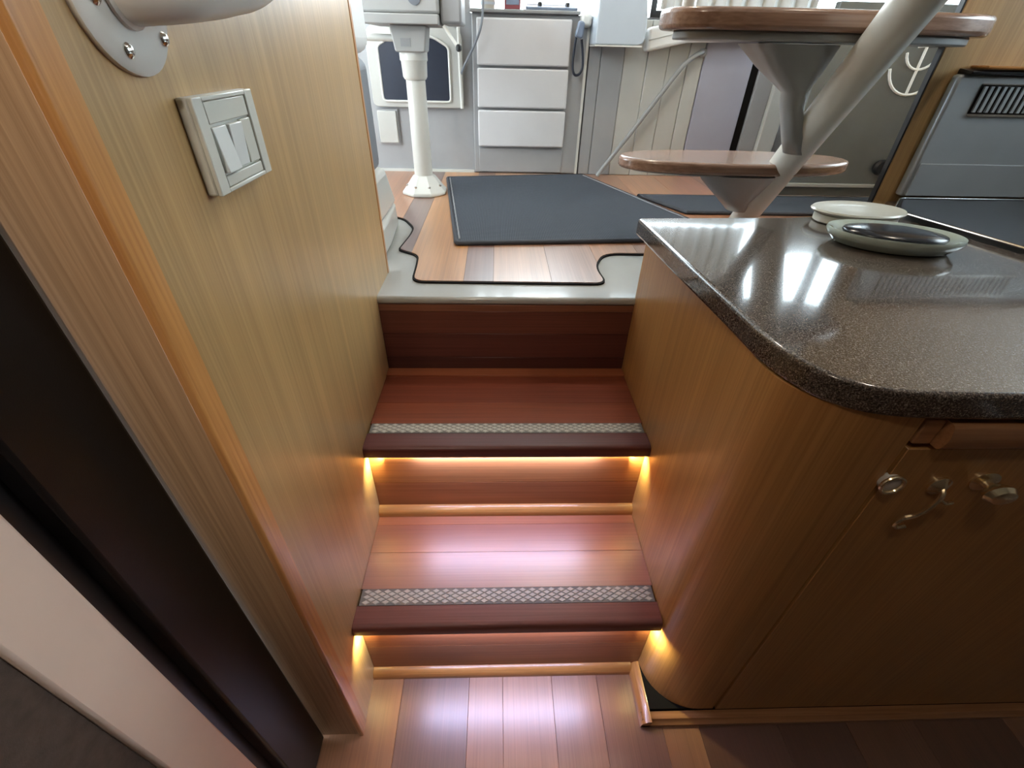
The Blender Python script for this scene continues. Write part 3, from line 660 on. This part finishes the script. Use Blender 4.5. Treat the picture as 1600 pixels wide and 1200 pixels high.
obj('rail_tube', tube(smoothpath([(0.455, 2.222, 0.694), (0.60, 2.225, 0.895), (0.735, 2.228, 1.088), (0.765, 2.23, 1.122), (0.80, 2.235, 1.147), (0.83, 2.25, 1.158)]), 0.0095, 12), cone_paint, gr)
obj('rail_bracket', lathe([(0.016, 0.0), (0.016, -0.008), (0.009, -0.014)], (0.832, 2.258, 1.155), 18, axis='y'), cone_paint, gr)

# ================================================================== ON THE LEFT WALL
gh = thing('grab_bar', 'grey painted grab handle on a screwed flange at the top of the veneer wall', 'handle', (XL, 0.435, 1.17))
obj('flange', lathe([(0.050, 0.0), (0.050, 0.004), (0.047, 0.006), (0.035, 0.0065)], (XL, 0.435, 1.176), 44, axis='x', sx=1.0, sy=1.0), handle_paint, gh)
hpth = smoothpath([(XL+0.004, 0.435, 1.176), (XL+0.020, 0.438, 1.177), (XL+0.040, 0.456, 1.180), (XL+0.050, 0.50, 1.186), (XL+0.053, 0.56, 1.197), (XL+0.054, 0.70, 1.24), (XL+0.050, 0.85, 1.29), (XL+0.030, 0.905, 1.305), (XL+0.006, 0.92, 1.31)], 8)
obj('handle_tube', tube(hpth, [0.022]*3+[0.0195]*(len(hpth)-3), 24), handle_paint, gh)
obj('flange', lathe([(0.050, 0.0), (0.050, 0.004), (0.047, 0.006), (0.035, 0.0065)], (XL, 0.92, 1.31), 44, axis='x'), handle_paint, gh)
for y, z in ((0.4185, 1.1425), (0.4675, 1.1500), (0.404, 1.172), (0.405, 1.198)):
    obj('screw', lathe([(0.0052, 0.006), (0.0052, 0.0072), (0.0035, 0.009), (0.001, 0.0096)], (XL, y, z), 16, axis='x'), chrome, gh)

sw = thing('light_switch', 'ivory rocker switch plate on the oak veneer wall', 'switch', (XL, 0.522, 1.07))
SY0, SY1, SZ0, SZ1 = 0.463, 0.580, 1.030, 1.110
def sbox(u0, u1, v0, v1, x0, x1): return box((XL+x0, SY0+(SY1-SY0)*u0, SZ1-(SZ1-SZ0)*v1), (XL+x1, SY0+(SY1-SY0)*u1, SZ1-(SZ1-SZ0)*v0))
obj('back_box', sbox(0, 1, 0, 1, 0.0, 0.010), plate_m, sw, bevel=0.002, segs=2)
fb = bmesh.new()
for a in ((0.0, 0.14, 0, 1), (0.86, 1.0, 0, 1), (0.1405, 0.8595, 0, 0.05), (0.1405, 0.8595, 0.95, 1.0)): 
    b_ = sbox(a[0], a[1], a[2], a[3], 0.0101, 0.0145); me_ = bpy.data.meshes.new('t'); b_.to_mesh(me_); b_.free(); fb.from_mesh(me_); bpy.data.meshes.remove(me_)
obj('frame', fb, plate_m, sw, bevel=0.001)
obj('blank_insert', sbox(0.16, 0.84, 0.055, 0.275, 0.0101, 0.0136), plate_m, sw, bevel=0.0008)
obj('blank_insert', sbox(0.16, 0.84, 0.825, 0.945, 0.0101, 0.0136), plate_m, sw, bevel=0.0008)
obj('blank_insert', sbox(0.655, 0.84, 0.30, 0.80, 0.0101, 0.0136), plate_m, sw, bevel=0.0008)
r1 = sbox(0.17, 0.39, 0.31, 0.79, 0.0101, 0.018)
for v in r1.verts:
    if v.co.x > XL+0.015 and v.co.z > 1.07: v.co.x -= 0.004
obj('rocker', r1, rocker_m, sw, bevel=0.0008)
r1 = sbox(0.40, 0.62, 0.31, 0.79, 0.0101, 0.017)
for v in r1.verts:
    if v.co.x > XL+0.015 and v.co.z < 1.07: v.co.x -= 0.003
obj('rocker', r1, rocker_m, sw, bevel=0.0008)

# ================================================================== ADDED CEILING FILL LAMPS (unseen, above the frame)
for (x, y), lb in (((0.35, 1.45), 'added round ceiling fill lamp above the plank deck'), ((-0.22, -0.12), 'added round ceiling fill lamp above the lower floor'), ((1.0, 0.65), 'added round ceiling fill lamp above the stone counter')):
    t = thing('added_ceiling_lamp', lb, 'lamp', (x, y, CEIL))
    obj('bezel', lathe([(0.075, 0.0), (0.073, -0.010), (0.062, -0.014), (0.055, -0.008)], (x, y, CEIL), 32), chrome, t)
    obj('diffuser', lathe([(0.054, -0.002), (0.054, -0.007), (0.03, -0.008)], (x, y, CEIL), 32), lamp_m, t)

rd = thing('added_post_lamp', 'small bright metal fill lamp added on the brown lining beside the dark door', 'lamp', (-0.358, -0.42, 1.63))  # unseen lamp body made up for the spot that brightens the post
obj('lamp_base', lathe([(0.022, 0.0), (0.022, 0.006), (0.016, 0.010)], (-0.358, -0.42, 1.63), 24, axis='x'), chrome, rd)
obj('lamp_arm', tube([(-0.350, -0.42, 1.63), (-0.290, -0.425, 1.63)], 0.006, 12), chrome, rd)
obj('lamp_shade', tube([(-0.2815, -0.450, 1.658), (-0.283, -0.425, 1.640), (-0.2845, -0.408, 1.627)], [0.012, 0.020, 0.024], 24, cap=False), chrome, rd)
